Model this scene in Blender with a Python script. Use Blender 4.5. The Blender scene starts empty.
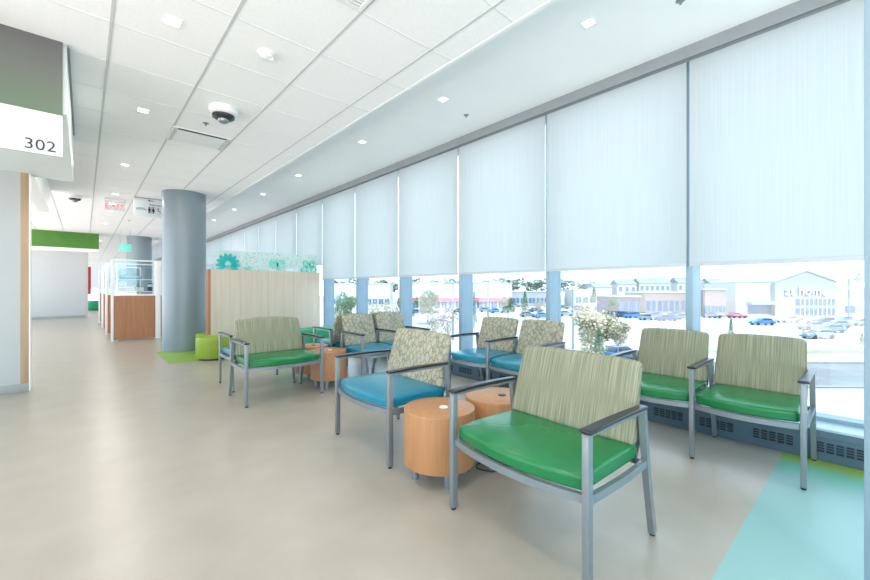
import bpy, bmesh, math, random
from mathutils import Vector, Matrix, noise
R = math.radians
sc = bpy.context.scene
col = sc.collection
H = 1.16            # eye height
FPX = 392.76        # focal length in pixels of an 870 px wide frame
YAW = R(41.795)
SA, CA = math.sin(YAW), math.cos(YAW)

# ------------------------------------------------------------------ materials
def newmat(name):
    m = bpy.data.materials.new(name); m.use_nodes = True
    nt = m.node_tree
    for n in list(nt.nodes): nt.nodes.remove(n)
    out = nt.nodes.new('ShaderNodeOutputMaterial')
    return m, nt, out
def N(nt, t, **kw):
    n = nt.nodes.new(t)
    for k, v in kw.items():
        if k in n.inputs: n.inputs[k].default_value = v
        else: setattr(n, k, v)
    return n
def bsdf(nt, out, color=(.8, .8, .8), rough=.5, metal=0, spec=.5, **kw):
    b = N(nt, 'ShaderNodeBsdfPrincipled')
    b.inputs['Base Color'].default_value = (*color, 1)
    b.inputs['Roughness'].default_value = rough
    b.inputs['Metallic'].default_value = metal
    b.inputs['Specular IOR Level'].default_value = spec
    for k, v in kw.items(): b.inputs[k.replace('_', ' ')].default_value = v
    nt.links.new(b.outputs[0], out.inputs[0])
    return b
def coords(nt, scale=(1, 1, 1), kind='Object', rot=(0, 0, 0)):
    tc = N(nt, 'ShaderNodeTexCoord'); mp = N(nt, 'ShaderNodeMapping')
    mp.inputs['Scale'].default_value = scale; mp.inputs['Rotation'].default_value = rot
    nt.links.new(tc.outputs[kind], mp.inputs[0])
    return mp.outputs[0]
def ramp(nt, fac, stops):
    r = N(nt, 'ShaderNodeValToRGB')
    els = r.color_ramp.elements
    while len(els) < len(stops): els.new(.5)
    for e, (p, c) in zip(els, stops): e.position = p; e.color = (*c, 1)
    nt.links.new(fac, r.inputs[0])
    return r.outputs[0]
def plain(name, color, rough=.5, metal=0, spec=.5, var=.03, vs=6, **kw):
    m, nt, out = newmat(name)
    b = bsdf(nt, out, color, rough, metal, spec, **kw)
    if var:
        nz = N(nt, 'ShaderNodeTexNoise', Scale=vs, Detail=4.0)
        nt.links.new(coords(nt), nz.inputs['Vector'])
        a = tuple(max(0, c*(1-var)) for c in color); z = tuple(min(1, c*(1+var)) for c in color)
        nt.links.new(ramp(nt, nz.outputs[0], [(.35, a), (.65, z)]), b.inputs['Base Color'])
    return m
def noisy(name, c1, c2, scale=(1, 1, 1), ns=5, detail=5, lo=.35, hi=.65, rough=.5, spec=.5, bump=0, metal=0, kind='Object'):
    m, nt, out = newmat(name)
    b = bsdf(nt, out, c1, rough, metal, spec)
    nz = N(nt, 'ShaderNodeTexNoise', Scale=ns, Detail=float(detail))
    nt.links.new(coords(nt, scale, kind), nz.inputs['Vector'])
    nt.links.new(ramp(nt, nz.outputs[0], [(lo, c1), (hi, c2)]), b.inputs['Base Color'])
    if bump:
        bp = N(nt, 'ShaderNodeBump', Strength=bump, Distance=.01)
        nt.links.new(nz.outputs[0], bp.inputs['Height']); nt.links.new(bp.outputs[0], b.inputs['Normal'])
    return m
def emis(name, color, s):
    m, nt, out = newmat(name)
    e = N(nt, 'ShaderNodeEmission'); e.inputs[0].default_value = (*color, 1); e.inputs[1].default_value = s
    nt.links.new(e.outputs[0], out.inputs[0]); return m
def glassy(name, tint=(1, 1, 1), gloss=.08, rough=.02):
    m, nt, out = newmat(name)
    t = N(nt, 'ShaderNodeBsdfTransparent'); t.inputs[0].default_value = (*tint, 1)
    g = N(nt, 'ShaderNodeBsdfGlossy'); g.inputs['Roughness'].default_value = rough
    mx = N(nt, 'ShaderNodeMixShader'); mx.inputs[0].default_value = gloss
    nt.links.new(t.outputs[0], mx.inputs[1]); nt.links.new(g.outputs[0], mx.inputs[2]); nt.links.new(mx.outputs[0], out.inputs[0])
    return m

M = {}
# floor: three vinyl zones
M['floor'] = noisy('beige_vinyl', (.335, .300, .248), (.375, .342, .292), ns=3.6, detail=10, lo=.3, hi=.7, rough=.30, spec=.7)
def sheen_floor():  # lime vinyl; window reflection painted in as teal, fading out by the heater
    m, nt, out = newmat('lime_vinyl_teal_sheen')
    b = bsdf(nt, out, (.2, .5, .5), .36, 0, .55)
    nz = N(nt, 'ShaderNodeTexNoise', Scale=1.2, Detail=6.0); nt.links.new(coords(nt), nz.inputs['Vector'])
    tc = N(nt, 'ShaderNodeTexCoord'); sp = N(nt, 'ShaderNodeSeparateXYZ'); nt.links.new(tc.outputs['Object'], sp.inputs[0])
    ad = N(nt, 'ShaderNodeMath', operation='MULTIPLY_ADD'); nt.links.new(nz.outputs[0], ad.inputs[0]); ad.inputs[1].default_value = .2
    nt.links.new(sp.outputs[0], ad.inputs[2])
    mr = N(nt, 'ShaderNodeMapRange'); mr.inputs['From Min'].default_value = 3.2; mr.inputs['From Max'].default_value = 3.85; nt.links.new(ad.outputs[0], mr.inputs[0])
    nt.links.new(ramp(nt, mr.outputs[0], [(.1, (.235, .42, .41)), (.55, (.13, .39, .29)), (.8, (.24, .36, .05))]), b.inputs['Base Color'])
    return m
M['floor_sheen'] = sheen_floor()
M['floor_lime'] = noisy('lime_vinyl', (.19, .34, .035), (.24, .40, .05), ns=3, detail=8, rough=.4, spec=.5)
M['wall'] = plain('wall_paint', (.78, .80, .81), .6, var=.012, vs=2)
M['ceiling_tile'] = noisy('ceiling_tile', (.885, .88, .88), (.925, .92, .92), ns=60, detail=3, rough=.9, spec=.1)
M['soffit'] = plain('soffit_paint', (.86, .885, .905), .8, var=.01, vs=2)
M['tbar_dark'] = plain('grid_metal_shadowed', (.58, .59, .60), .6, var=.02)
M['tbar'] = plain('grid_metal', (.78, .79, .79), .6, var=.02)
M['white'] = plain('white_paint', (.84, .85, .85), .4, var=.01)
M['white_plastic'] = plain('white_plastic', (.80, .80, .79), .35, var=.01)
M['metal'] = plain('silver_painted_steel', (.25, .285, .31), .33, metal=.5, spec=.6, var=.04, vs=12)
M['mullion'] = plain('window_aluminium', (.24, .35, .43), .4, metal=.1, spec=.5, var=.03)
M['header'] = plain('header_aluminium', (.26, .29, .31), .45, metal=.2, var=.03)
M['black_arm'] = plain('black_urethane', (.010, .013, .018), .3, spec=.6, var=.05)
M['black'] = plain('black_plastic', (.015, .016, .018), .4, var=.05)
M['dark_glass'] = plain('dark_glass', (.02, .025, .03), .12, spec=.8, var=0)
M['green_vinyl'] = plain('emerald_vinyl', (.004, .165, .045), .26, spec=.5, var=.05, vs=14)
M['blue_vinyl'] = plain('turquoise_vinyl', (.005, .19, .29), .28, spec=.5, var=.05, vs=14)
M['lime_vinyl'] = plain('lime_upholstery', (.24, .34, .028), .5, var=.05, vs=8)
M['emerald_cloth'] = plain('emerald_upholstery', (.01, .32, .14), .5, var=.05, vs=8)
M['column'] = plain('column_paint', (.22, .275, .31), .36, metal=.1, spec=.5, var=.02, vs=1.5)
M['baseboard'] = plain('grey_vinyl_base', (.33, .35, .35), .5, var=.03)
M['heater'] = plain('slate_blue_enamel', (.07, .125, .17), .4, spec=.5, var=.05, vs=5)
M['heater_slot'] = plain('slot_dark', (.012, .022, .032), .7, var=0)
M['sign_dark'] = None
M['ink'] = plain('sign_ink', (.03, .035, .04), .5, var=0)
M['green_paint'] = noisy('green_paint', (.055, .19, .02), (.075, .225, .026), ns=2, rough=.5)
M['red_cloth'] = plain('red_fabric', (.45, .015, .04), .7, var=.08)
M['teal_glass'] = plain('teal_cast_glass', (.0, .42, .42), .15, spec=.8, var=.1, vs=20)
M['mint_glass'] = plain('mint_cast_glass', (.18, .66, .56), .15, spec=.8, var=.1, vs=20)
M['cable'] = plain('cable_rubber', (.015, .016, .02), .45, var=0)

def wood(name, c1, c2, sc_=(1, 1, 1), rough=.42, spec=.4):
    m, nt, out = newmat(name)
    b = bsdf(nt, out, c1, rough, 0, spec)
    v = coords(nt, sc_)
    nz = N(nt, 'ShaderNodeTexNoise', Scale=3.0, Detail=8.0, Distortion=.6); nt.links.new(v, nz.inputs['Vector'])
    nt.links.new(ramp(nt, nz.outputs[0], [(.3, c1), (.7, c2)]), b.inputs['Base Color'])
    return m
M['maple'] = wood('maple_laminate', (.38, .175, .072), (.46, .225, .10), (9, 9, .8))
M['pale_wood'] = wood('pale_birch_laminate', (.55, .48, .385), (.63, .565, .465), (6, 6, .25), rough=.5)
M['trim_wood'] = wood('oak_trim', (.38, .26, .16), (.46, .33, .21), (9, 9, .5))
M['panel_wood'] = wood('reddish_maple_panel', (.36, .16, .08), (.43, .21, .11), (7, 7, .5))

def striped_fabric(name, c1, c2, c3):
    m, nt, out = newmat(name)
    b = bsdf(nt, out, c1, .85, 0, .2)
    n1 = N(nt, 'ShaderNodeTexNoise', Scale=1.0, Detail=3.0); nt.links.new(coords(nt, (230, 0, 3.2)), n1.inputs['Vector'])
    c = ramp(nt, n1.outputs[0], [(.30, c1), (.5, c2), (.70, c3)])
    nt.links.new(c, b.inputs['Base Color'])
    bp = N(nt, 'ShaderNodeBump', Strength=.25, Distance=.002); nt.links.new(n1.outputs[0], bp.inputs['Height']); nt.links.new(bp.outputs[0], b.inputs['Normal'])
    return m
M['stripe'] = striped_fabric('olive_striped_fabric', (.15, .165, .11), (.235, .245, .17), (.36, .35, .255))

def leaf_fabric(name, base, dark, mid):
    m, nt, out = newmat(name)
    b = bsdf(nt, out, base, .85, 0, .2)
    v = coords(nt, (26, 0, 17), rot=(0, R(40), 0))
    vo = N(nt, 'ShaderNodeTexVoronoi', Scale=1.0, Randomness=.6); vo.feature = 'DISTANCE_TO_EDGE'; nt.links.new(v, vo.inputs['Vector'])
    v2 = coords(nt, (40, 0, 80), rot=(0, R(-32), 0))
    vo2 = N(nt, 'ShaderNodeTexVoronoi', Scale=1.0, Randomness=.8); nt.links.new(v2, vo2.inputs['Vector'])
    c1 = ramp(nt, vo.outputs['Distance'], [(.0, dark), (.05, mid), (.13, base)])
    c2 = ramp(nt, vo2.outputs['Distance'], [(.14, (.42, .45, .38)), (.42, (1, 1, 1))])
    mx = N(nt, 'ShaderNodeMix', data_type='RGBA', blend_type='MULTIPLY'); mx.inputs[0].default_value = .7
    nt.links.new(c1, mx.inputs[6]); nt.links.new(c2, mx.inputs[7]); nt.links.new(mx.outputs[2], b.inputs['Base Color'])
    return m
M['leaf'] = leaf_fabric('leaf_pattern_fabric', (.40, .375, .285), (.17, .19, .155), (.28, .285, .22))

def shade_mat():
    m, nt, out = newmat('roller_shade_weave')
    v = coords(nt, (1, 160, 1.2)); nz = N(nt, 'ShaderNodeTexNoise', Scale=1.0, Detail=3.0); nt.links.new(v, nz.inputs['Vector'])
    v2 = coords(nt, (1, 9, .15)); n2 = N(nt, 'ShaderNodeTexNoise', Scale=1.0, Detail=2.0); nt.links.new(v2, n2.inputs['Vector'])
    c = ramp(nt, nz.outputs[0], [(.3, (.655, .69, .69)), (.7, (.72, .75, .75))])
    t = N(nt, 'ShaderNodeBsdfTranslucent'); d = N(nt, 'ShaderNodeBsdfDiffuse'); tr = N(nt, 'ShaderNodeBsdfTransparent')
    nt.links.new(c, t.inputs[0]); nt.links.new(c, d.inputs[0])
    tr.inputs[0].default_value = (1, 1, 1, 1)
    m1 = N(nt, 'ShaderNodeMixShader'); m1.inputs[0].default_value = .35
    nt.links.new(t.outputs[0], m1.inputs[1]); nt.links.new(d.outputs[0], m1.inputs[2])
    m2 = N(nt, 'ShaderNodeMixShader'); m2.inputs[0].default_value = .10
    nt.links.new(m1.outputs[0], m2.inputs[1]); nt.links.new(tr.outputs[0], m2.inputs[2]); nt.links.new(m2.outputs[0], out.inputs[0])
    return m
M['shade'] = shade_mat()
M['hem'] = plain('shade_hem_bar', (.45, .50, .54), .5, var=.02)
M['glass'] = glassy('window_glass', (.97, .985, 1), .05)
M['cubicle_glass'] = glassy('cubicle_glass', (.90, .95, .96), .10)
M['sign_glass'] = glassy('clear_sign_acrylic', (.93, .96, .97), .10)

def confetti():
    m, nt, out = newmat('confetti_resin')
    vo = N(nt, 'ShaderNodeTexVoronoi', Scale=30.0); nt.links.new(coords(nt), vo.inputs['Vector'])
    c = ramp(nt, vo.outputs['Distance'], [(.22, (.22, .62, .58)), (.38, (.74, .86, .84))])
    d = N(nt, 'ShaderNodeBsdfDiffuse'); tl = N(nt, 'ShaderNodeBsdfTranslucent'); tr = N(nt, 'ShaderNodeBsdfTransparent')
    nt.links.new(c, d.inputs[0]); nt.links.new(c, tl.inputs[0])
    a = N(nt, 'ShaderNodeMixShader'); a.inputs[0].default_value = .5
    nt.links.new(d.outputs[0], a.inputs[1]); nt.links.new(tl.outputs[0], a.inputs[2])
    b = N(nt, 'ShaderNodeMixShader'); b.inputs[0].default_value = .35
    nt.links.new(a.outputs[0], b.inputs[1]); nt.links.new(tr.outputs[0], b.inputs[2]); nt.links.new(b.outputs[0], out.inputs[0])
    return m
M['confetti'] = confetti()
def sign_face():
    m, nt, out = newmat('grey_to_green_sign_film')
    b = bsdf(nt, out, (.3, .3, .3), .4)
    tc = N(nt, 'ShaderNodeTexCoord'); sp = N(nt, 'ShaderNodeSeparateXYZ'); nt.links.new(tc.outputs['Generated'], sp.inputs[0])
    nt.links.new(ramp(nt, sp.outputs[2], [(.0, (.105, .155, .10)), (.5, (.115, .13, .11)), (.95, (.11, .11, .11))]), b.inputs['Base Color'])
    return m
M['sign_dark'] = sign_face()
# outdoors
M['asphalt'] = noisy('pale_asphalt', (.17, .18, .19), (.23, .24, .25), ns=.25, detail=8, rough=.9, spec=.1)
M['lot'] = noisy('concrete_lot', (.34, .345, .35), (.41, .41, .41), ns=.06, detail=8, rough=.9, spec=.1)
M['kerb'] = plain('kerb_concrete', (.22, .23, .25), .9, var=.05)
M['grass'] = noisy('dry_grass', (.22, .26, .17), (.30, .31, .24), ns=.8, detail=8, rough=.95, spec=.05)
M['stucco'] = plain('white_stucco', (.46, .47, .48), .9, var=.03, vs=.5, spec=.1)
M['stucco_grey'] = plain('grey_stucco', (.30, .325, .35), .9, var=.03, vs=.5, spec=.1)
M['brick_tan'] = plain('tan_brick', (.27, .23, .21), .9, var=.08, vs=3, spec=.1)
M['brick_dark'] = plain('dark_brick', (.13, .13, .17), .9, var=.08, vs=3, spec=.1)
M['roof_grey'] = plain('grey_shingle', (.20, .22, .25), .9, var=.08, vs=2, spec=.1)
M['roof_red'] = plain('red_metal_roof', (.34, .09, .12), .7, var=.05, vs=2, spec=.2)
M['blue_win'] = plain('storefront_glass', (.05, .13, .24), .3, var=.1, vs=1, spec=.5)
M['letter_white'] = plain('white_letters', (.9, .9, .9), .5, var=0)
M['letter_edge'] = plain('blue_grey_letter_edge', (.22, .33, .45), .5, var=0)
M['bark'] = plain('bark', (.30, .27, .24), .9, var=.1)
M['pole'] = plain('lamp_pole_paint', (.13, .20, .27), .6, var=.03)
def foliage(name, c1, c2): return noisy(name, c1, c2, ns=1.3, detail=4, rough=.8, spec=.15)
M['leaf_yellow'] = foliage('yellowing_leaves', (.26, .26, .17), (.46, .43, .31))
M['leaf_green'] = foliage('green_leaves', (.07, .16, .09), (.18, .27, .16))
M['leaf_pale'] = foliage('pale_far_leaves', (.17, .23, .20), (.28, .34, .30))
M['leaf_pink'] = foliage('pinkish_thin_leaves', (.27, .22, .21), (.40, .36, .33))
M['tyre'] = plain('tyre_rubber', (.03, .03, .035), .8, var=.05)
for nme, c in dict(silver=(.20, .26, .34), blue=(.06, .20, .42), navy=(.03, .10, .24), white=(.6, .62, .65), maroon=(.30, .06, .14), grey=(.13, .18, .24)).items():
    M['car_'+nme] = plain('car_paint_'+nme, c, .25, metal=.2, spec=.6, var=0)

# ------------------------------------------------------------------ mesh helpers
class MB:
    def __init__(s): s.bm = bmesh.new(); s.mi = 0
    def _tag(s, faces, smooth=False):
        for f in faces: f.material_index = s.mi; f.smooth = smooth
    def box(s, x0, x1, y0, y1, z0, z1, bev=0, mtx=None):
        g = bmesh.ops.create_cube(s.bm, size=1)
        vs = g['verts']
        for v in vs:
            v.co = Vector(((x0+x1)/2+v.co.x*(x1-x0), (y0+y1)/2+v.co.y*(y1-y0), (z0+z1)/2+v.co.z*(z1-z0)))
            if mtx: v.co = mtx @ v.co
        fs = set(f for v in vs for f in v.link_faces)
        s._tag(fs)
        if bev:
            es = set(e for f in fs for e in f.edges)
            r = bmesh.ops.bevel(s.bm, geom=list(es), offset=bev, segments=2, affect='EDGES', profile=.6)
            s._tag(r['faces'])
        return s
    def cyl(s, c, r, z0, z1, n=32, r2=None, bev=0, smooth=True):
        r2 = r if r2 is None else r2
        b = [s.bm.verts.new((c[0]+r*math.cos(2*math.pi*i/n), c[1]+r*math.sin(2*math.pi*i/n), z0)) for i in range(n)]
        rings = [b]
        if bev:
            rings.append([s.bm.verts.new((c[0]+r2*math.cos(2*math.pi*i/n), c[1]+r2*math.sin(2*math.pi*i/n), z1-bev)) for i in range(n)])
            rings.append([s.bm.verts.new((c[0]+(r2-bev*.3)*math.cos(2*math.pi*i/n), c[1]+(r2-bev*.3)*math.sin(2*math.pi*i/n), z1-bev*.3)) for i in range(n)])
            rr = r2-bev
        else: rr = r2
        t = [s.bm.verts.new((c[0]+rr*math.cos(2*math.pi*i/n), c[1]+rr*math.sin(2*math.pi*i/n), z1)) for i in range(n)]
        rings.append(t)
        for a, bb in zip(rings, rings[1:]):
            for i in range(n):
                f = s.bm.faces.new((a[i], a[(i+1) % n], bb[(i+1) % n], bb[i])); f.material_index = s.mi; f.smooth = smooth
        f = s.bm.faces.new(list(reversed(b))); f.material_index = s.mi
        f = s.bm.faces.new(t); f.material_index = s.mi
        return s
    def prism(s, pts, a0, a1, axis='y', smooth=False, bev=0):
        def P(u, v, w): return {'y': (u, w, v), 'x': (w, u, v), 'z': (u, v, w)}[axis]
        A = [s.bm.verts.new(P(u, v, a0)) for u, v in pts]; B = [s.bm.verts.new(P(u, v, a1)) for u, v in pts]
        n = len(pts); fs = []
        for i in range(n): fs.append(s.bm.faces.new((A[i], A[(i+1) % n], B[(i+1) % n], B[i])))
        caps = [s.bm.faces.new(list(reversed(A))), s.bm.faces.new(B)]
        s._tag(fs, smooth); s._tag(caps)
        if bev:
            es = set(e for f in caps for e in f.edges)
            r = bmesh.ops.bevel(s.bm, geom=list(es), offset=bev, segments=2, affect='EDGES', profile=.6)
            s._tag(r['faces'])
        return s
    def tube(s, pts, w, h=None, n=8, square=False, smooth=True):
        """sweep a round or rectangular section along points; w across, h along 'up'"""
        h = w if h is None else h
        pts = [Vector(p) for p in pts]; rings = []
        for i, p in enumerate(pts):
            d = (pts[min(i+1, len(pts)-1)]-pts[max(i-1, 0)]).normalized()
            up = Vector((0, 0, 1)) if abs(d.z) < .9 else Vector((0, 1, 0))
            sx = d.cross(up).normalized(); sy = sx.cross(d).normalized()
            if square: ring = [p+sx*a*w/2+sy*b*h/2 for a, b in ((-1, -1), (1, -1), (1, 1), (-1, 1))]
            else: ring = [p+sx*math.cos(2*math.pi*k/n)*w/2+sy*math.sin(2*math.pi*k/n)*h/2 for k in range(n)]
            rings.append([s.bm.verts.new(q) for q in ring])
        m = len(rings[0])
        for a, b in zip(rings, rings[1:]):
            for k in range(m):
                f = s.bm.faces.new((a[k], a[(k+1) % m], b[(k+1) % m], b[k])); f.material_index = s.mi; f.smooth = smooth and not square
        for r_ in (rings[0], list(reversed(rings[-1]))):
            f = s.bm.faces.new(r_); f.material_index = s.mi
        return s
    def sphere(s, c, r, sz=1, seg=16, mtx=None):
        g = bmesh.ops.create_uvsphere(s.bm, u_segments=seg, v_segments=seg//2, radius=r)
        for v in g['verts']: v.co = Vector((v.co.x, v.co.y, v.co.z*sz))+Vector(c)
        s._tag(set(f for v in g['verts'] for f in v.link_faces), True)
        return s
    def pad(s, hx, hy, hz, r, c=(0, 0, 0), n=7, deform=None):
        """rounded cushion of half sizes hx, hy, hz with corner radius r"""
        def ax(h):
            i = h-r; L = [-i+2*i*k/n for k in range(n+1)]
            e = [i+r*t for t in (.3, .65, 1)]
            return [-q for q in reversed(e)]+L+e
        X, Y, Z = ax(hx), ax(hy), ax(hz)
        cache = {}
        def vert(i, j, k):
            if (i, j, k) in cache: return cache[(i, j, k)]
            p = Vector((X[i], Y[j], Z[k]))
            q = Vector((max(-(hx-r), min(hx-r, p.x)), max(-(hy-r), min(hy-r, p.y)), max(-(hz-r), min(hz-r, p.z))))
            d = p-q
            if d.length > 1e-9: p = q+d.normalized()*r
            if deform: p = Vector(deform(p))
            v = s.bm.verts.new(p+Vector(c)); cache[(i, j, k)] = v; return v
        nx, ny, nz = len(X)-1, len(Y)-1, len(Z)-1
        fs = []
        for i in range(nx):
            for j in range(ny):
                fs.append((vert(i, j, 0), vert(i, j+1, 0), vert(i+1, j+1, 0), vert(i+1, j, 0)))
                fs.append((vert(i, j, nz), vert(i+1, j, nz), vert(i+1, j+1, nz), vert(i, j+1, nz)))
        for i in range(nx):
            for k in range(nz):
                fs.append((vert(i, 0, k), vert(i+1, 0, k), vert(i+1, 0, k+1), vert(i, 0, k+1)))
                fs.append((vert(i, ny, k), vert(i, ny, k+1), vert(i+1, ny, k+1), vert(i+1, ny, k)))
        for j in range(ny):
            for k in range(nz):
                fs.append((vert(0, j, k), vert(0, j, k+1), vert(0, j+1, k+1), vert(0, j+1, k)))
                fs.append((vert(nx, j, k), vert(nx, j+1, k), vert(nx, j+1, k+1), vert(nx, j, k+1)))
        for f in fs:
            g = s.bm.faces.new(f); g.smooth = True; g.material_index = s.mi
        return s
    def build(s, name, mats, parent=None, loc=None, rotz=0):
        me = bpy.data.meshes.new(name)
        bmesh.ops.recalc_face_normals(s.bm, faces=s.bm.faces)
        s.bm.to_mesh(me); s.bm.free()
        for m in (mats if isinstance(mats, (list, tuple)) else [mats]): me.materials.append(m)
        me.set_sharp_from_angle(angle=R(42))
        o = bpy.data.objects.new(name, me); col.objects.link(o)
        if parent is not None: o.parent = parent
        if loc is not None: o.location = loc
        o.rotation_euler.z = rotz
        return o
def tag(o, label=None, cat=None, group=None, kind=None):
    if label: o['label'] = label
    if cat: o['category'] = cat
    if group: o['group'] = group
    if kind: o['kind'] = kind
    return o
def empty(name, loc=(0, 0, 0), rotz=0, **kw):
    o = bpy.data.objects.new(name, None); col.objects.link(o); o.empty_display_size = .1
    o.location = loc; o.rotation_euler.z = rotz
    return tag(o, **kw)
def struct(mb, name, mats, **kw): return tag(mb.build(name, mats, **kw), kind='structure')
KIDS = {}
def copy_tree(o, parent=None):
    c = o.copy(); col.objects.link(c); c.parent = parent
    for ch in o.children: copy_tree(ch, c)
    return c

# ------------------------------------------------------------------ the shell
WX = 3.70          # heater face
SX = 3.78          # plane of the shades
GX = 4.0          # plane of the glass
ZC, ZS = 2.98, 3.17    # tile ceiling, soffit by the window
XE = 2.19          # edge between them
Y0, Y1 = -3.0, 34.0
XL = -3.6
SEAM0, SEAM = 1.043, 1.357
seams = [SEAM0+SEAM*k for k in range(-3, 25)]

# floor with its inlays
b = MB()
def quad(b, x0, x1, y0, y1, z, mi, up=True):
    vs = [b.bm.verts.new(p) for p in ((x0, y0, z), (x1, y0, z), (x1, y1, z), (x0, y1, z))]
    if not up: vs.reverse()
    f = b.bm.faces.new(vs); f.material_index = mi
TX = .3
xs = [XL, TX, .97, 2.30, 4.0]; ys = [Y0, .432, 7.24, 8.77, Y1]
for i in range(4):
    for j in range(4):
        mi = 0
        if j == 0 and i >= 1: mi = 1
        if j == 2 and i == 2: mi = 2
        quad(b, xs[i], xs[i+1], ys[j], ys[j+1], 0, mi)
struct(b, 'floor', [M['floor'], M['floor_sheen'], M['floor_lime']])
b = MB(); b.box(XL, 4.0, Y0, Y1, -.35, -.005); struct(b, 'floor', M['white'])

# tile ceiling with its grid
b = MB(); b.box(XL, XE, Y0, Y1, ZC, ZC+.10)
TS = .61; gx0 = .14; gy0 = 2.863
b.mi = 2
k = -5
while gy0+TS*k < Y1:
    y = gy0+TS*k
    if y > Y0: b.box(XL, XE, y-.007, y+.007, ZC-.002, ZC+.001)
    k += 1
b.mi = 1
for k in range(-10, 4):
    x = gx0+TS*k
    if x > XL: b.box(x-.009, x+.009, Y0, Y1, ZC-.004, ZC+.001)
struct(b, 'ceiling', [M['ceiling_tile'], M['tbar_dark'], M['tbar']])
# the higher soffit beside the windows, and the bead between them
b = MB(); b.box(XE, GX+.25, Y0, Y1, ZS, ZS+.10); struct(b, 'ceiling', M['soffit'])
b = MB(); b.box(XE-.0, XE+.03, Y0, Y1, ZC-.004, ZS); struct(b, 'trim_1', M['white'])
# metal header the shades roll out of
b = MB(); b.box(SX-.06, SX+.02, Y0, Y1, ZS-.105, ZS); b.box(SX-.064, SX-.05, Y0, Y1, ZS-.105, ZS-.092)
for y in seams: b.box(SX-.063, SX-.055, y-.003, y+.003, ZS-.105, ZS)
struct(b, 'trim_2', M['header'])

# window bays
for k, y in enumerate(seams[:-1]):
    ya, yb = y, seams[k+1]
    w = empty('window_%d' % (k+1), (GX, (ya+yb)/2, .22), kind='structure')
    hw = (yb-ya)/2
    m = MB(); m.box(-.18, .05, -hw-.024, -hw+.028, -.22, ZS-.225, bev=.003); m.build('mullion', M['mullion'], w)
    m = MB(); m.box(-.10, .03, -hw+.028, hw-.024, -.04, .03); m.build('sill_rail', M['mullion'], w)
    m = MB(); m.box(-.10, .03, -hw+.028, hw-.024, ZS-.30, ZS-.225); m.build('head_rail', M['mullion'], w)
    m = MB(); m.box(-.006, .0, -hw+.028, hw-.024, .03, ZS-.30); m.build('glass_pane', M['glass'], w)
# slab edge outside and lower wall
b = MB(); b.box(WX+.14, GX+.06, Y0, Y1, -.35, .178); struct(b, 'wall_window', M['stucco_grey'])
b = MB(); b.box(WX-.01, GX-.09, Y0, Y1, .205, .222, bev=.003); struct(b, 'trim_3', plain('pale_blue_sill', (.42, .52, .60), .35, var=.02))

# shades
ordn = ['first', 'second', 'third', 'fourth', 'fifth', 'sixth', 'seventh', 'eighth', 'ninth', 'tenth', 'eleventh', 'twelfth', 'thirteenth', 'fourteenth', 'fifteenth', 'sixteenth', 'seventeenth', 'eighteenth', 'nineteenth', 'twentieth', 'twenty-first', 'twenty-second', 'twenty-third', 'twenty-fourth', 'twenty-fifth', 'twenty-sixth', 'twenty-seventh']
def make_shade(name, bot):
    r = empty(name, (SX, 0, bot))
    L = ZS-.10-bot; hw = SEAM/2-.011
    m = MB(); m.box(-.0015, .0015, -hw, hw, .02, L); m.build('fabric', M['shade'], r)
    m = MB(); m.box(-.008, .008, -hw, hw, 0, .03, bev=.003); m.build('hem_bar', M['hem'], r)
    return r
sh_long = make_shade('roller_shade', 1.345)
first_long = True; first_short = None
for k, y in enumerate(seams[:-1]):
    yc = y+SEAM/2
    far = yc > 7.9
    if far:
        if first_short is None: first_short = make_shade('roller_shade', 1.66); s = first_short
        else: s = copy_tree(first_short)
        s.location = (SX, yc, 1.66)
    else:
        if first_long: s = sh_long; first_long = False
        else: s = copy_tree(sh_long)
        s.location = (SX, yc, 1.345)
    n = k-2
    if n < 0: lab = 'white woven roller shade beyond the slim post, outside the picture'
    elif n == 0: lab = 'white roller shade at the picture edge, the one cut off by the slim post'
    elif far: lab = 'raised far white roller shade, %s window bay counting from the slim post' % ordn[n]
    else: lab = 'lowered white roller shade, %s window bay counting from the slim post' % ordn[n]
    tag(s, lab, 'window shade', 'white roller shades along the window wall')

# baseboard heater under the windows
ht = empty('baseboard_heater', (WX, 3, 0), label='long slate blue baseboard heater with slotted grilles under the windows', cat='heater')
m = MB()
m.box(0, .13, Y0-3+.05, 9.7, 0, .205, bev=.006)
m.box(-.004, 0, Y0-3+.05, 9.7, .155, .16)
m.build('housing', M['heater'], ht)
y = -.30
while y < 9.5:
    m = MB()
    for q in range(5): m.box(-.005, .002, y-3+q*.046, y-3+q*.046+.034, .062, .128)
    m.mi = 1
    for q in range(5):
        for z in (.078, .095, .112): m.box(-.007, .0, y-3+q*.046, y-3+q*.046+.034, z, z+.005)
    m.build('grille', [M['heater_slot'], M['heater']], ht)
    y += .34

# far end wall; left side and rear stay open to let daylight in
b = MB(); b.box(XL, 4.2, Y1, Y1+.1, 0, ZS+.1); struct(b, 'wall_far', M['wall'])

# slim post at the edge of the view
b = MB(); b.box(2.15, 2.19, -.05, .0254, 0, ZC+.0, bev=.003); struct(b, 'trim_12', plain('pale_blue_pier_paint', (.22, .31, .38), .5, var=.01))

# wall at the left with its oak end
b = MB(); b.box(XL, -.53, 6.375, 6.50, .0, 2.46); struct(b, 'wall_left', plain('cool_grey_wall_paint', (.45, .475, .48), .6, var=.01))
b = MB(); b.box(-.53, -.463, 6.37, 6.505, .095, 2.46, bev=.002); struct(b, 'trim_4', M['trim_wood'])
b = MB(); b.box(-.463, -.452, 6.365, 6.51, .0, 2.46); struct(b, 'trim_5', M['white'])
b = MB(); b.box(XL, -.463, 6.36, 6.375, 0, .095, bev=.003); struct(b, 'baseboard_left', M['baseboard'])
# bulkhead running on behind it
b = MB(); b.box(-.62, -.46, 6.51, 10.1, 2.56, ZC); struct(b, 'wall_bulkhead', M['white'])
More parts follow.
